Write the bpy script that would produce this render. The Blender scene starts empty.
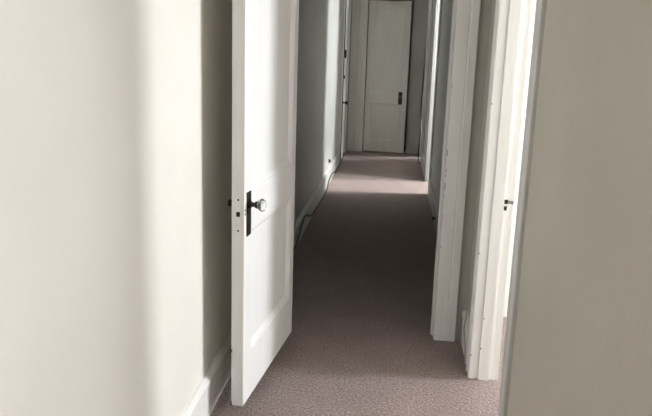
import bpy, bmesh, math, random
from mathutils import Vector, Matrix
random.seed(7)
SC = bpy.context.scene
COL = SC.collection

# ------------------------------------------------------------------ materials
def new_mat(name):
    m = bpy.data.materials.new(name); m.use_nodes = True
    nt = m.node_tree; b = nt.nodes['Principled BSDF']
    return m, nt, b

def painted(name, c1, c2, rough=0.5, scale=3.0, bump=0.06, bscale=60.0, stretch=(1, 1, 1), spec=0.4):
    """paint with a faint blotchy tone and roller / brush relief"""
    m, nt, b = new_mat(name)
    tc = nt.nodes.new('ShaderNodeTexCoord')
    mp = nt.nodes.new('ShaderNodeMapping'); mp.inputs['Scale'].default_value = stretch
    n = nt.nodes.new('ShaderNodeTexNoise'); n.inputs['Scale'].default_value = scale; n.inputs['Detail'].default_value = 4
    r = nt.nodes.new('ShaderNodeValToRGB')
    r.color_ramp.elements[0].position = .32; r.color_ramp.elements[0].color = (*c1, 1)
    r.color_ramp.elements[1].position = .68; r.color_ramp.elements[1].color = (*c2, 1)
    n2 = nt.nodes.new('ShaderNodeTexNoise'); n2.inputs['Scale'].default_value = bscale; n2.inputs['Detail'].default_value = 3
    bp = nt.nodes.new('ShaderNodeBump'); bp.inputs['Strength'].default_value = bump; bp.inputs['Distance'].default_value = .01
    L = nt.links.new
    L(tc.outputs['Object'], mp.inputs['Vector']); L(mp.outputs['Vector'], n.inputs['Vector']); L(mp.outputs['Vector'], n2.inputs['Vector'])
    L(n.outputs['Fac'], r.inputs['Fac']); L(r.outputs['Color'], b.inputs['Base Color'])
    L(n2.outputs['Fac'], bp.inputs['Height']); L(bp.outputs['Normal'], b.inputs['Normal'])
    b.inputs['Roughness'].default_value = rough
    b.inputs['Specular IOR Level'].default_value = spec
    return m

def plain(name, c, rough=.5, metal=0.0):
    m, nt, b = new_mat(name)
    n = nt.nodes.new('ShaderNodeTexNoise'); n.inputs['Scale'].default_value = 90
    r = nt.nodes.new('ShaderNodeValToRGB')
    r.color_ramp.elements[0].color = (*[v * .8 for v in c], 1); r.color_ramp.elements[1].color = (*[min(1, v * 1.15) for v in c], 1)
    nt.links.new(n.outputs['Fac'], r.inputs['Fac']); nt.links.new(r.outputs['Color'], b.inputs['Base Color'])
    b.inputs['Roughness'].default_value = rough; b.inputs['Metallic'].default_value = metal
    return m

def carpet_mat():
    m, nt, b = new_mat('mauve_carpet')
    L = nt.links.new
    tc = nt.nodes.new('ShaderNodeTexCoord')
    n1 = nt.nodes.new('ShaderNodeTexNoise'); n1.inputs['Scale'].default_value = 85; n1.inputs['Detail'].default_value = 6; n1.inputs['Roughness'].default_value = .85
    n2 = nt.nodes.new('ShaderNodeTexNoise'); n2.inputs['Scale'].default_value = 5; n2.inputs['Detail'].default_value = 5
    v = nt.nodes.new('ShaderNodeTexVoronoi'); v.inputs['Scale'].default_value = 150
    for n in (n1, n2, v): L(tc.outputs['Object'], n.inputs['Vector'])
    r = nt.nodes.new('ShaderNodeValToRGB')
    r.color_ramp.elements[0].position = .40; r.color_ramp.elements[0].color = (.146, .108, .095, 1)
    r.color_ramp.elements[1].position = .60; r.color_ramp.elements[1].color = (.41, .324, .302, 1)
    L(n1.outputs['Fac'], r.inputs['Fac'])
    mx = nt.nodes.new('ShaderNodeMix'); mx.data_type = 'RGBA'; mx.blend_type = 'MULTIPLY'; mx.inputs[0].default_value = 1
    r2 = nt.nodes.new('ShaderNodeValToRGB')
    r2.color_ramp.elements[0].position = .3; r2.color_ramp.elements[0].color = (.86, .85, .85, 1)
    r2.color_ramp.elements[1].position = .7; r2.color_ramp.elements[1].color = (1, 1, 1, 1)
    L(n2.outputs['Fac'], r2.inputs['Fac']); L(r.outputs['Color'], mx.inputs[6]); L(r2.outputs['Color'], mx.inputs[7])
    L(mx.outputs[2], b.inputs['Base Color'])
    ad = nt.nodes.new('ShaderNodeMath'); ad.operation = 'SUBTRACT'
    L(n1.outputs['Fac'], ad.inputs[0]); L(v.outputs['Distance'], ad.inputs[1])
    bp = nt.nodes.new('ShaderNodeBump'); bp.inputs['Strength'].default_value = .55; bp.inputs['Distance'].default_value = .006
    L(ad.outputs[0], bp.inputs['Height']); L(bp.outputs['Normal'], b.inputs['Normal'])
    b.inputs['Roughness'].default_value = 1; b.inputs['Specular IOR Level'].default_value = .05
    b.inputs['Sheen Weight'].default_value = .15
    return m

def glass_mat():
    m, nt, b = new_mat('clear_glass')
    b.inputs['Base Color'].default_value = (.93, .95, .95, 1)
    b.inputs['Transmission Weight'].default_value = .95
    b.inputs['Roughness'].default_value = .06; b.inputs['IOR'].default_value = 1.5
    return m

M = dict(
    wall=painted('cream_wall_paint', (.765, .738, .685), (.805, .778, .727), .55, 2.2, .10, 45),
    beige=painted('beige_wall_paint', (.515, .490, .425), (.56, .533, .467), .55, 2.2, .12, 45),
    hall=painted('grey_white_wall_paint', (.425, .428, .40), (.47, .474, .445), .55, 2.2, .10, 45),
    ceil=painted('ceiling_paint', (.78, .76, .72), (.82, .80, .76), .7, 2, .1, 60),
    trim=painted('white_gloss_trim_paint', (.80, .795, .78), (.845, .84, .825), .38, 5, .05, 30, (6, 6, .6)),
    door=painted('white_gloss_door_paint', (.82, .815, .81), (.86, .855, .85), .33, 5, .05, 26, (6, 6, .6)),
    old=painted('old_white_door_paint', (.66, .64, .59), (.71, .69, .64), .45, 4, .08, 30, (8, 8, .5)),
    oldgrey=painted('worn_grey_white_trim_paint', (.60, .605, .59), (.70, .70, .685), .5, 9, .18, 40, (3, 3, .5)),
    room=painted('white_room_paint', (.82, .81, .78), (.86, .85, .82), .6, 2, .1, 45),
    bronze=plain('dark_bronze', (.045, .036, .028), .42, .7),
    brass=plain('dull_brass', (.16, .12, .06), .4, .8),
    steel=plain('dull_steel', (.35, .34, .32), .4, .8),
    hole=plain('dark_wood_and_shade', (.02, .016, .012), .9),  # holes and chips, also the painted shade on door_3's edge
    black=plain('black_rubber', (.018, .018, .018), .5),
    cord=plain('dark_cable_sheath', (.05, .048, .045), .55),
    palecord=plain('pale_cable_sheath', (.42, .41, .37), .55),
    carpet=carpet_mat(), glass=glass_mat(),
)

# ------------------------------------------------------------------ mesh builder
class MB:
    def __init__(s): s.bm = bmesh.new()
    def box(s, x0, x1, y0, y1, z0, z1, mi=0):
        v = [s.bm.verts.new(p) for p in ((x0,y0,z0),(x1,y0,z0),(x1,y1,z0),(x0,y1,z0),(x0,y0,z1),(x1,y0,z1),(x1,y1,z1),(x0,y1,z1))]
        for f in ((0,3,2,1),(4,5,6,7),(0,1,5,4),(1,2,6,5),(2,3,7,6),(3,0,4,7)):
            s.bm.faces.new([v[i] for i in f]).material_index = mi
        return s
    def prism(s, prof, a, b, fn, mi=0):
        """closed 2-D profile swept from a to b; fn(u, v, t) -> point"""
        A = [s.bm.verts.new(fn(u, v, a)) for u, v in prof]; B = [s.bm.verts.new(fn(u, v, b)) for u, v in prof]
        n = len(prof)
        for i in range(n): s.bm.faces.new((A[i], A[(i+1) % n], B[(i+1) % n], B[i])).material_index = mi
        s.bm.faces.new(A[::-1]).material_index = mi; s.bm.faces.new(B).material_index = mi
        return s
    def lathe(s, prof, n, fn, mi=0):
        """prof: (radius, height); fn(x, y, h) -> point"""
        rings = []
        for r, h in prof:
            rings.append([s.bm.verts.new(fn(r*math.cos(2*math.pi*k/n), r*math.sin(2*math.pi*k/n), h)) for k in range(n)])
        for A, B in zip(rings, rings[1:]):
            for k in range(n): s.bm.faces.new((A[k], A[(k+1) % n], B[(k+1) % n], B[k])).material_index = mi
        s.bm.faces.new(rings[0][::-1]).material_index = mi; s.bm.faces.new(rings[-1]).material_index = mi
        return s
    def tube(s, pts, r, n=8, mi=0):
        P = [Vector(p) for p in pts]; rings = []
        for i, p in enumerate(P):
            t = (P[min(i+1, len(P)-1)] - P[max(i-1, 0)]).normalized()
            up = Vector((0, 0, 1)) if abs(t.z) < .9 else Vector((1, 0, 0))
            a = t.cross(up).normalized(); b = t.cross(a)
            rings.append([s.bm.verts.new(p + a*r*math.cos(2*math.pi*k/n) + b*r*math.sin(2*math.pi*k/n)) for k in range(n)])
        for A, B in zip(rings, rings[1:]):
            for k in range(n): s.bm.faces.new((A[k], A[(k+1) % n], B[(k+1) % n], B[k])).material_index = mi
        s.bm.faces.new(rings[0][::-1]); s.bm.faces.new(rings[-1])
        return s
    def build(s, name, mats, parent=None, bevel=0, smooth=False, segs=2):
        bmesh.ops.recalc_face_normals(s.bm, faces=s.bm.faces)
        me = bpy.data.meshes.new(name); s.bm.to_mesh(me); s.bm.free()
        for m in (mats if isinstance(mats, (list, tuple)) else [mats]): me.materials.append(M[m])
        o = bpy.data.objects.new(name, me); COL.objects.link(o)
        if smooth:
            for p in me.polygons: p.use_smooth = True
        if bevel:
            md = o.modifiers.new('Bevel', 'BEVEL'); md.width = bevel; md.segments = segs; md.limit_method = 'ANGLE'; md.angle_limit = math.radians(40)
        if parent: o.parent = parent
        return o

def smooth_path(pts, sub=8):
    P = [Vector(p) for p in pts]; out = []
    for i in range(len(P)-1):
        a, b, c, d = P[max(i-1, 0)], P[i], P[i+1], P[min(i+2, len(P)-1)]
        for k in range(sub):
            t = k/sub
            out.append(.5*((2*b) + (c-a)*t + (2*a-5*b+4*c-d)*t*t + (3*b-a-3*c+d)*t**3))
    return out + [P[-1]]

def struct(o, label=None, cat=None):
    o['kind'] = 'structure'
    if label: o['label'] = label
    if cat: o['category'] = cat
    return o
def tag(o, label, cat, group=None):
    o['label'] = label; o['category'] = cat
    if group: o['group'] = group
    return o
def empty(name, loc=(0, 0, 0), rz=0):
    o = bpy.data.objects.new(name, None); COL.objects.link(o)
    o.empty_display_size = .1; o.location = loc; o.rotation_euler = (0, 0, rz)
    return o

# ------------------------------------------------------------------ key positions (metres; y runs down the hall)
XL, XR = -.715, .448          # hall side faces of the walls
WT = .11                      # right wall thickness
YE = 10.86                    # end wall
CH = 2.75                     # ceiling
YB = -1.9                     # wall behind the camera
A0, A1 = 2.35, 3.16         # near right doorway (opening)
B0, B1 = 7.66, 8.44           # far right doorway
C0, C1 = 9.74, 10.52          # last right doorway (door just ajar)
DH = 2.27                     # door height
YP, YQ = 3.595, 3.705         # partition across the hall
RX = 3.5                      # far side of the right-hand rooms

# ------------------------------------------------------------------ setting
struct(MB().box(XL-.15, RX+.12, YB-.12, YE+1.0, -.08, 0).build('floor', 'carpet'), 'mauve brown carpet running down the whole hallway', 'carpet')
struct(MB().box(XL-.15, XR+WT, YB-.12, YE+1.0, CH, CH+.08).build('ceiling', 'ceil'))

# left wall, with the opening of the last left door
LO0, LO1 = 9.72, 10.62
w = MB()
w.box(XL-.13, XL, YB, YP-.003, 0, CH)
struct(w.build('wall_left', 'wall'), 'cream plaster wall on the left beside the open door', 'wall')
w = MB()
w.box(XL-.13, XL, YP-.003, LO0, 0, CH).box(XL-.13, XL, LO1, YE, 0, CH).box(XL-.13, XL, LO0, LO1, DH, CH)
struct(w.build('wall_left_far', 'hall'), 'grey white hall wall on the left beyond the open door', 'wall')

E0, E1 = .05, 1.06            # unseen doorway added beside the camera to light the left wall
# right wall: near beige stretch, and hall stretch beyond the partition
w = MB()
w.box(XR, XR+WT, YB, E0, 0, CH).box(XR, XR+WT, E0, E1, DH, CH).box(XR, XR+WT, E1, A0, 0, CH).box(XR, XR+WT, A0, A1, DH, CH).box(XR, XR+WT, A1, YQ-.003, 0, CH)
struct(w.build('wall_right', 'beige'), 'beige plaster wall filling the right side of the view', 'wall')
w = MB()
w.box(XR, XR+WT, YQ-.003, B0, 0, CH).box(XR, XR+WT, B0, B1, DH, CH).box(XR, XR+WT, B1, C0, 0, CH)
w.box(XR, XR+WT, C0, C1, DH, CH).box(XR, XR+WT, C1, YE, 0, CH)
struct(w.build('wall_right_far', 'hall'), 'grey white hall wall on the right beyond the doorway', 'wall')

# end wall with the opening of the far door, dark closet behind it
w = MB()
FX0, FX1 = -.446, .224
w.box(XL-.13, FX0, YE, YE+.1, 0, CH).box(FX1, XR+WT, YE, YE+.1, 0, CH).box(FX0, FX1, YE, YE+.1, DH+.01, CH)
struct(w.build('wall_end', 'hall'), 'grey white wall closing the end of the hallway', 'wall')
w = MB(); w.box(FX0-.1, FX1+.1, YE+.9, YE+.98, 0, CH).box(FX0-.18, FX0-.1, YE+.1, YE+.98, 0, CH).box(FX1+.1, FX1+.18, YE+.1, YE+.98, 0, CH)
struct(w.build('wall_closet', 'hall'))

# wall behind the camera with a window opening, and the right-hand rooms
w = MB()
w.box(XL-.13, XR+WT, YB-.12, YB, 0, CH)
struct(w.build('wall_behind', 'wall'))

def room(tagname, y0, y1, wy0, wy1, z0, z1, rx, n):
    x0 = XR+WT
    w = MB()
    w.box(x0, rx, y0-.1, y0, 0, CH).box(x0, rx, y1, y1+.1, 0, CH)
    w.box(rx, rx+.12, y0-.1, wy0, 0, CH).box(rx, rx+.12, wy1, y1+.1, 0, CH).box(rx, rx+.12, wy0, wy1, 0, z0).box(rx, rx+.12, wy0, wy1, z1, CH)
    struct(w.build(tagname, 'room'))
    struct(MB().box(x0, rx+.12, y0-.1, y1+.1, CH, CH+.08).build(tagname.replace('wall', 'ceiling'), 'ceil'))
    f = MB(); t = .05; cy = (wy0+wy1)/2; cz = (z0+z1)/2
    f.box(rx+.03, rx+.08, wy0, wy0+t, z0, z1).box(rx+.03, rx+.08, wy1-t, wy1, z0, z1)
    f.box(rx+.03, rx+.08, wy0+t, wy1-t, z0, z0+t).box(rx+.03, rx+.08, wy0+t, wy1-t, z1-t, z1)
    if n != 2: f.box(rx+.03, rx+.08, wy0+t, wy1-t, cz-.02, cz+.02)
    struct(f.build('window_%d' % n, 'trim', bevel=.004))
WA = (3.07, 3.66, .8, 2.6); WB = (7.3, 8.9, .9, 2.6); WC = (10.72, 11.2, .9, 2.6)
room('wall_side_room', 1.56, 4.0, *WA, RX, 1)
room('wall_back_room', 6.9, 9.45, *WB, 1.75, 2)
WE = (-1.05, .35, .6, 2.3)
room('wall_near_room', -1.85, 1.44, *WE, 2.2, 4)  # unseen room and window added to brighten the near left wall
room('wall_last_room', 9.56, 11.6, *WC, 1.8, 3)
# baseboards: board with a rounded ledge on top
BBP = [(0, 0), (.020, 0), (.020, .150), (.026, .156), (.026, .166), (.020, .176), (.010, .184), (0, .186)]
def baseboard(name, side, y0, y1, mat='trim'):
    b = MB()
    if side == 'L': b.prism(BBP, y0, y1, lambda u, v, t: (XL+u, t, v))
    elif side == 'R': b.prism(BBP, y0, y1, lambda u, v, t: (XR-u, t, v))
    return struct(b.build(name, mat))
baseboard('baseboard_left', 'L', YB, YP-.02)
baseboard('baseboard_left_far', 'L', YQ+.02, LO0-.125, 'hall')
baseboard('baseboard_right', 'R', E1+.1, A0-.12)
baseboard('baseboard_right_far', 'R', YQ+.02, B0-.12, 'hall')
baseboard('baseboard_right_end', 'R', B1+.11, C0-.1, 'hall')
b = MB(); b.prism(BBP, A1+.105, YP-.021, lambda u, v, t: (XR-u, t, v)); struct(b.build('baseboard_middle', 'trim'))

# partition across the hall with the doorway of the open door
JX0, JX1 = -.530, .294
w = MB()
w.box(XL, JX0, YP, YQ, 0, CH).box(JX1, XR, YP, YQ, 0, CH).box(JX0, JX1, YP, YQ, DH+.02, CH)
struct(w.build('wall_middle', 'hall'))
CASP = [(0, 0), (0, .015), (.004, .020), (.064, .020), (.069, .0185), (.076, .022), (.110, .022), (.114, .017), (.114, 0)]
t = MB()   # right casing: profile runs outward from the opening; faces the camera
t.prism(CASP, 0, DH+.10, lambda u, v, s: (JX1-.013+u, YP-v, s))
t.box(JX1-.013, JX1+.002, YP-.004, YQ+.004, 0, DH+.015)                 # jamb lining
t.box(JX1-.025, JX1-.013, YP+.048, YQ-.02, 0, DH+.003)                  # stop
for z, h, wd in ((1.017, .035, .005), (.925, .02, .004), (.90, .012, .004), (.845, .04, .005), (.794, .015, .003), (.689, .014, .003), (.52, .01, .003), (1.35, .012, .003)):
    t.box(JX1-.0135+.003, JX1-.0135+.003+wd, YP-.0210, YP-.0150, z-h/2, z+h/2, 1)
struct(t.build('trim_1', ['trim', 'steel'], bevel=0), 'white door casing right of the open doorway, chipped along its edge', 'door casing')
t = MB()
t.prism(CASP, 0, DH+.10, lambda u, v, s: (JX0+.013-u, YP-v, s))
t.box(JX0-.002, JX0+.013, YP-.004, YQ+.004, 0, DH+.015)
struct(t.build('trim_2', 'trim'))
t = MB(); t.box(JX0-.109, JX1+.109, YP-.020, YP, DH+.1, DH+.22).box(JX0+.013, JX1-.013, YP-.018, YP, DH+.015, DH+.1)
struct(t.build('trim_3', 'trim', bevel=.003))

# near right doorway: far casing and jamb, strike plate, near casing
t = MB()
CAS2 = [(0, 0), (0, .020), (.006, .026), (.022, .026), (.028, .020), (.068, .020), (.076, .027), (.092, .027), (.098, .022), (.098, 0)]
t.prism(CAS2, 0, DH+.10, lambda u, v, s: (XR-v, A1-.018+u, s))
t.box(XR-.004, XR+.0195, A1-.016, A1+.002, 0, DH+.01)                   # lining edge next to the casing
t.box(XR+.0195, XR+.068, A1-.030, A1+.002, 0, DH-.002)                  # stop
t.box(XR+.068, XR+WT+.004, A1-.016, A1+.002, 0, DH+.01)                 # rebate
for x, z, h in ((XR-.021, .62, .008), (XR+.024, .31, .008), (XR-.020, .12, .010), (XR-.021, 1.3, .010), (XR+.022, .16, .010)):
    y = A1-.0185 if x < XR+.0195 else A1-.0305
    t.box(x-.003, x+.003, y, y+.004, z-h/2, z+h/2, 1)
struct(t.build('trim_4', ['trim', 'steel']), 'bright white casing and jamb of the right hand doorway', 'door casing')
sp = empty('strike_plate', (XR+.080, A1-.0165, .853))
tag(sp, 'white painted strike plate with two dark slots on right door jamb', 'strike plate')
p = MB(); p.box(-.010, .014, -.0022, 0, -.045, .045); p.build('plate', 'trim', sp, bevel=.0008)
p = MB(); p.box(-.009, .007, -.0030, -.0020, .004, .024); p.build('latch_hole', 'hole', sp)
p = MB(); p.box(-.009, .004, -.0030, -.0020, -.026, -.006); p.build('bolt_hole', 'hole', sp)
p = MB(); p.prism([(0, 0), (.014, -.004), (.024, -.011), (.024, -.013), (.013, -.007), (0, -.003)], .006, .020, lambda u, v, t: (.006+u, v, t)); p.build('lip', 'steel', sp)
t = MB()
t.prism(CAS2, 0, DH+.10, lambda u, v, s: (XR-v*.55, A0+.018-u, s))
t.box(XR-.004, XR+WT+.004, A0-.002, A0+.016, 0, DH+.01)
struct(t.build('trim_5', 'oldgrey'), 'worn grey edged casing bordering the beige wall on right', 'door casing')
t = MB(); t.box(XR-.026, XR, A0-.08, A1+.08, DH+.10, DH+.21).box(XR-.02, XR, A0, A1, DH, DH+.1)
struct(t.build('trim_6', 'trim', bevel=.003))

# far right doorway casings
def casing(name, side_x, sgn, y, dirn, mat='trim', wscale=1.0, lin=WT, vs=1.0):
    t = MB()
    t.prism(CASP, 0, DH+.10, lambda u, v, s: (side_x+sgn*v*vs, y+dirn*(u*wscale-.012), s))
    xa, xb = sorted((side_x+sgn*.004, side_x-sgn*(lin+.004))); ya, yb = sorted((y-dirn*.012, y+dirn*.002))
    t.box(xa, xb, ya, yb, 0, DH+.01)
    return struct(t.build(name, mat))
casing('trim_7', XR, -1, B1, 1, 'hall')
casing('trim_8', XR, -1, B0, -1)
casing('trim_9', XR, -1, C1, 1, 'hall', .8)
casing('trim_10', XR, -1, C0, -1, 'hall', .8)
casing('trim_11', XL, 1, LO0, -1, 'trim', 1.0, WT, .5)
casing('trim_12', XL, 1, LO1, 1, 'trim', .4)
t = MB(); t.box(XR-.022, XR, B0-.1, B1+.1, DH+.1, DH+.2).box(XR-.018, XR, B0, B1, DH, DH+.1)
t.box(XR-.022, XR, C0-.1, C1+.1, DH+.1, DH+.2).box(XR-.018, XR, C0, C1, DH, DH+.1)
t.box(XL, XL+.022, LO0-.1, LO1+.03, DH+.1, DH+.2).box(XL, XL+.018, LO0, LO1, DH, DH+.1)
struct(t.build('trim_13', 'trim', bevel=.003))
# far door casing: two wide boards left, thin stop right, head above
t = MB()
t.box(FX0-.122, FX0, YE-.022, YE, 0, DH+.02).box(FX0-.135, FX0-.112, YE-.030, YE, 0, DH+.14)
t.box(FX0-.112, FX1+.11, YE-.022, YE, DH+.015, DH+.14)
t.box(XL+.03, FX0-.137, YE-.012, YE, 0, DH+.14)
struct(t.build('trim_14', 'old', bevel=.003), 'off white boards left of the door at hall end', 'door casing')

# ------------------------------------------------------------------ panelled doors
def panel_door(root, W, H, T, stile, rails, mat, z0=0.0, e=.010, mw=.016, far=None):
    """leaf in local coords: x 0..W (0 = latch edge), y 0..T (y=0 is the visible face), z z0..H
       rails: [(z_low, z_high)...] the openings between rails"""
    m = MB()
    fs = far or stile
    m.box(0, stile, 0, T, z0, H).box(W-fs, W, 0, T, z0, H)
    zs = [z0] + [v for r in rails for v in r] + [H]
    for k in range(0, len(zs), 2): m.box(stile, W-fs, 0, T, zs[k], zs[k+1])
    leaf = m.build('leaf', mat, root, bevel=.004)
    for zl, zh in rails:
        m = MB()
        m.box(stile-.004, W-fs+.004, e, T-e, zl-.004, zh+.004)
        pn = m.build('panel', mat, root)
        m = MB()
        for y, s in ((0, 1), (T, -1)):                       # sloped sticking round the panel on both faces
            prof = [(0, e*.25), (mw*.2, e*.25), (mw*.25, e*.30), (mw*.90, e*.92), (mw, e), (0, e+.001)]
            m.prism(prof, zl, zh, lambda u, v, t: (stile+u, y+s*v, t)); m.prism(prof, zl, zh, lambda u, v, t: (W-fs-u, y+s*v, t))
            m.prism(prof, stile, W-fs, lambda u, v, t: (t, y+s*v, zl+u)); m.prism(prof, stile, W-fs, lambda u, v, t: (t, y+s*v, zh-u))
        m.build('moulding', mat, pn)
    return leaf

# the open door (visible face looks right, latch edge towards the camera)
na, nb = Vector((-.607, 2.620)), Vector((-.523, 3.445))
dirv = (nb-na).normalized(); T = .052
face = Vector((dirv.y, -dirv.x))
origin = na + face*T
# local x along dirv, local y = -face (into the leaf), so local frame is right handed with z up
door = empty('door_1', (origin.x, origin.y, 0), math.atan2(dirv.y, dirv.x))
struct(door, 'white two panel door standing open on the left with glass knob', 'door')
W = (nb-na).length
Z0 = .050
panel_door(door, W, DH, T, .112, [(.264, .785), (.957, 2.14)], 'door', Z0, .016, .024, .078)
def door_knob(par, x, y, sgn, z, mat='glass', name='glass_knob'):
    k = MB()
    def fn(a, b, h): return (x+a, y+sgn*h, z+b)
    k.lathe([(.016, 0), (.016, .006), (.010, .010), (.009, .016)] + ([(.009, .022), (.013, .026), (.015, .032), (.013, .036)] if name != 'knob' else []), 20, fn)
    o = k.build('knob_shank', 'bronze', par, smooth=False)
    if name == 'knob':
        k = MB(); k.lathe([(.008, .012), (.012, .016), (.015, .022), (.010, .027)], 14, fn); k.build(name, mat, par)
        return o
    k = MB(); k.lathe([(.013, .034), (.018, .037), (.0265, .048), (.0275, .054), (.0220, .063), (.012, .067)], 8, fn)
    k.build(name, mat, par)
    return o
for y, sgn in ((0, -1), (T, 1)):
    es = MB(); ya, yb = sorted((y, y+sgn*.004))
    es.box(.028, .080, ya, yb, .773, .952)
    e = es.build('door_plate', 'bronze', door, bevel=.002)
    e['label'] = 'dark bronze plate behind the glass knob'
    door_knob(door, .054, y+sgn*.004, sgn, .900, *(('glass', 'glass_knob') if sgn < 0 else ('bronze', 'knob')))
    kh = MB(); ya, yb = sorted((y+sgn*.0035, y+sgn*.0048))
    kh.lathe([(.0045, ya), (.0045, yb)], 12, lambda a, b, h: (.054+a, h, .818+b)).box(.0520, .0560, ya, yb, .803, .818)
    kh.build('keyhole', 'hole', e)
fp = MB(); fp.box(-.0022, .0, .012, .036, .786, .940); fpo = fp.build('mortise_plate', 'door', door, bevel=.0008)
def disc(par, name, x, y, z, r, mat):
    m = MB(); m.lathe([(r, 0), (r*.9, .0012)], 12, lambda a, b, h: (x-h, y+a, z+b)); return m.build(name, mat, par)
disc(fpo, 'screw', -.0020, .024, .927, .0042, 'bronze'); disc(fpo, 'screw', -.0020, .024, .803, .0042, 'bronze')
m = MB(); m.box(-.0034, -.0020, .0165, .0315, .860, .879); m.build('latch_hole', 'hole', fpo)
disc(fpo, 'keeper_pin', -.0020, .028, .826, .0022, 'steel')
m = MB()
for z in (.885, .868): m.lathe([(.004, 0), (.0035, .0012)], 12, lambda a, b, h: (.010+a, -h, z+b))
m.build('plugged_screw_holes', 'bronze', door)
m = MB(); m.box(-.0006, .004, T-.004, T+.0006, .286, .302).box(-.0006, .003, T-.003, T+.0006, Z0, Z0+.02)
m.build('paint_chips', 'hole', door)
for z in (.30, 1.2, 2.0):                                   # hinge knuckles at the far edge
    h = MB(); h.lathe([(.007, z-.05), (.007, z+.05)], 12, lambda a, b, hh: (W+.006+a, T*.5+.02+b, hh)); h.build('hinge', 'steel', door, smooth=False)

# far door at the end of the hall: shallow panels, plate and small knob on its right
d2 = empty('door_2', (-.434, YE-.006, 0), math.radians(-6))
struct(d2, 'off white panelled door at the far end of the hallway', 'door')
panel_door(d2, .633, 2.262, .035, .095, [(.20, .745), (.935, 2.15)], 'old', .012, .004, .008)
es = MB(); es.box(.506, .566, -.004, 0, .748, .936); e = es.build('door_plate', 'bronze', d2, bevel=.002); e['label'] = 'dark brass plate with keyhole'
k = MB(); k.lathe([(.012, 0), (.010, .012), (.013, .022), (.024, .032), (.026, .042), (.020, .052), (.008, .055)], 20, lambda a, b, h: (.540+a, -.004-h, .865+b)); k.build('knob', 'brass', d2, smooth=True)

# closed door on the left wall by the hall end (latch edge nearest)
A3 = math.radians(1.8); W3 = LO1-LO0-.012
d3 = empty('door_3', (XL-.006+W3*math.sin(A3), LO1-.006-W3*math.cos(A3), 0), math.pi/2+A3)
struct(d3, 'narrow white door in left wall at hall end', 'door')
# local x runs down the hall, local +y points into the wall
panel_door(d3, W3, 2.262, .035, .09, [(.20, .745), (.935, 2.15)], 'trim', .012)
m = MB(); m.box(-.002, 0, .002, .034, .014, 2.26); o = m.build('latch_edge_shade', 'hole', d3); o['label'] = 'latch edge coloured dark for the shaded gap line'  # dark strip put on the edge as the shade of the gap
k = MB(); k.lathe([(.020, 0), (.018, .004), (.010, .008), (.010, .030), (.020, .036), (.027, .046), (.027, .056), (.018, .064), (.006, .066)], 20, lambda a, b, h: (.055+a, -h, .815+b))
o = k.build('knob', 'black', d3, smooth=True); o['label'] = 'small black knob'
for z, hh in ((1.475, .11), (1.165, .045)):
    m = MB(); m.box(-.002, .030, -.014, 0, z-hh/2, z+hh/2)
    if hh > .1:
        m.tube([(.014, -.018, z-.05), (.014, -.018, z+.05)], .006, 8)
    o = m.build('bolt_latch', 'bronze', d3, bevel=.002); o['label'] = 'small dark bolt latch'

# last right-hand door, hinged on the near side and a hand's width ajar, opening away from the hall
d4 = empty('door_4', (XR+.066, C0+.016, 0), math.radians(90-13))
struct(d4, 'white door standing ajar at the right end of the hallway', 'door')
panel_door(d4, C1-C0-.034, 2.262, .035, .09, [(.20, .745), (.935, 2.15)], 'trim', .012)

# ------------------------------------------------------------------ cables and small fittings
c = MB(); r = .0075
pts = [(XL+.033, 3.9, .008), (XL+.033, 4.6, .008), (XL+.028, 5.15, .040), (XL+.026, 5.45, .100), (XL+.026, 5.70, .140), (XL+.027, 5.9, .100), (XL+.030, 6.12, .050), (XL+.031, 6.5, .030), (XL+.032, 7.2, .010), (XL+.033, 7.6, .009), (XL+.030, 7.72, .03), (XL+.028, 7.9, .060), (XL+.028, 8.2, .075), (XL+.028, 8.5, .05), (XL+.033, 8.9, .009), (XL+.033, 10.0, .009)]
c.tube(smooth_path(pts), r); o = c.build('floor_cable', 'cord', smooth=True)
tag(o, 'dark cable running along the foot of the left hall wall', 'cable')
jk = empty('cable_jack', (XL, 8.02, .262)); tag(jk, 'small dark cable jack low on the brightly lit left wall', 'wall jack')
m = MB(); m.box(0, .006, -.030, .030, -.030, .030); m.build('backplate', 'hall', jk, bevel=.002)
m = MB(); m.lathe([(.021, .004), (.021, .020), (.012, .026)], 14, lambda a, b, h: (h, a, b)); m.build('socket', 'black', jk)

c = MB()
pts = [(XR-.010, 10.62, 2.60), (XR-.010, 10.62, 2.27), (XR-.011, 10.60, 1.95), (XR-.018, 10.58, 1.55), (XR-.028, 10.56, 1.20), (XR-.034, 10.55, .95), (XR-.036, 10.52, .72), (XR-.030, 10.46, .52), (XR-.024, 10.40, .42), (XR-.030, 10.3, .34), (XR-.045, 10.2, .22), (XR-.052, 10.12, .12), (XR-.050, 10.02, .03), (XR-.045, 9.95, .010), (XR-.035, 9.85, .010)]
c.tube(smooth_path(pts), .009); o = c.build('hanging_cable', 'cord', smooth=True)
tag(o, 'thin dark cable hanging down the right wall near hall end', 'cable')

ds = empty('door_stop', (XR-.02, 6.16, .075)); tag(ds, 'small black door stop on the right hall baseboard', 'door stop')
m = MB(); m.lathe([(.014, 0), (.014, .004), (.007, .006), (.007, .016)], 14, lambda a, b, h: (-h, a, b)); m.build('post', 'bronze', ds)
m = MB(); m.lathe([(.012, .014), (.016, .017), (.016, .026), (.011, .030)], 14, lambda a, b, h: (-h, a, b)); m.build('bumper', 'black', ds)

c = MB()
pts = [(XR-.024, YP-.034, .245), (XR-.012, YP-.06, .215), (XR-.012, YP-.10, .196), (XR-.022, YP-.16, .186), (XR-.034, YP-.22, .150), (XR-.03, YP-.27, .10), (XR-.03, YP-.34, .02)]
c.tube(smooth_path(pts), .003); o = c.build('baseboard_cable', 'palecord', smooth=True)
tag(o, 'thin pale cable crossing the baseboard between the two white casings', 'cable')

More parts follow.
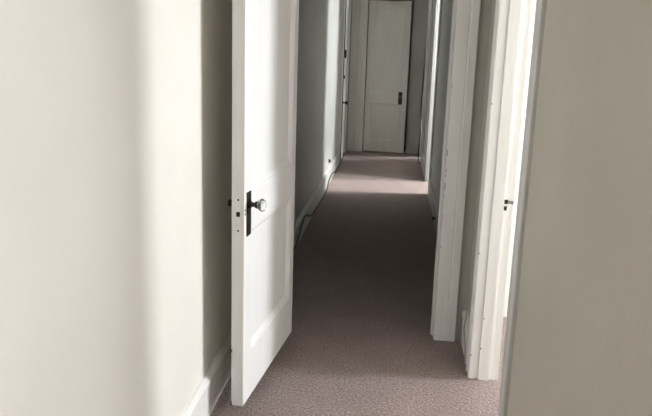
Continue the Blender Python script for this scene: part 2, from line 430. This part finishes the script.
# ------------------------------------------------------------------ light: daylight at the windows, plus an added fill
def daylight(name, loc, size, rot, watts, col, spread=180):
    l = bpy.data.lights.new(name, 'AREA'); l.shape = 'RECTANGLE'; l.size, l.size_y = size; l.energy = watts; l.color = col; l.spread = math.radians(spread)
    o = bpy.data.objects.new(name, l); COL.objects.link(o); o.location = loc; o.rotation_euler = rot
    return o
def room_window(name, W, rx, watts, col):
    y0, y1, z0, z1 = W
    return daylight(name, (rx+.10, (y0+y1)/2, (z0+z1)/2), (z1-z0-.06, y1-y0-.06), (0, math.radians(90), 0), watts, col)
room_window('daylight_side_room', WA, RX, 168, (.91, .955, 1.0))
room_window('daylight_back_room', (7.78, 8.2, 1.0, 2.6), 1.75, 105, (.94, .975, 1.0))
room_window('daylight_last_room', WC, 1.8, 420, (.95, .98, 1.0))
room_window('fill_near_room', WE, 2.2, 92, (.97, .985, 1.0))  # added lamp, fills the near stretch of the left wall

wd = bpy.data.worlds.new('sky'); SC.world = wd; wd.use_nodes = True
wd.node_tree.nodes['Background'].inputs[0].default_value = (.75, .85, 1, 1)
wd.node_tree.nodes['Background'].inputs[1].default_value = .5

sl = bpy.data.lights.new('sun', 'SUN'); sl.energy = 3.7; sl.angle = math.radians(6); sl.color = (1, .97, .95)
so = bpy.data.objects.new('sun', sl); COL.objects.link(so); so.location = (6, 8, 6)
so.rotation_euler = Vector((-1, -.09, -.88)).to_track_quat('-Z', 'Y').to_euler()

# ------------------------------------------------------------------ camera
cam = bpy.data.cameras.new('camera'); co = bpy.data.objects.new('camera', cam); COL.objects.link(co)
cam.sensor_fit = 'HORIZONTAL'; cam.sensor_width = 36; cam.lens = 36*700.34/652
p, yaw, roll = .2198, .0902, .0328
F = Vector((-math.sin(yaw)*math.cos(p), math.cos(yaw)*math.cos(p), -math.sin(p)))
R0 = Vector((math.cos(yaw), math.sin(yaw), 0)); U0 = R0.cross(F)
R = R0*math.cos(roll)+U0*math.sin(roll); U = -R0*math.sin(roll)+U0*math.cos(roll)
mw = Matrix((R, U, -F)).transposed().to_4x4(); mw.translation = (0, 0, 1.5)
co.matrix_world = mw
cam.clip_start = .02
SC.camera = co

vs = SC.view_settings
vs.view_transform = 'Standard'; vs.look = 'None'; vs.gamma = 1; vs.exposure = 0.08
vs.use_curve_mapping = False
SC.cycles.max_bounces = 16; SC.cycles.diffuse_bounces = 12
SC.cycles.use_denoising = True
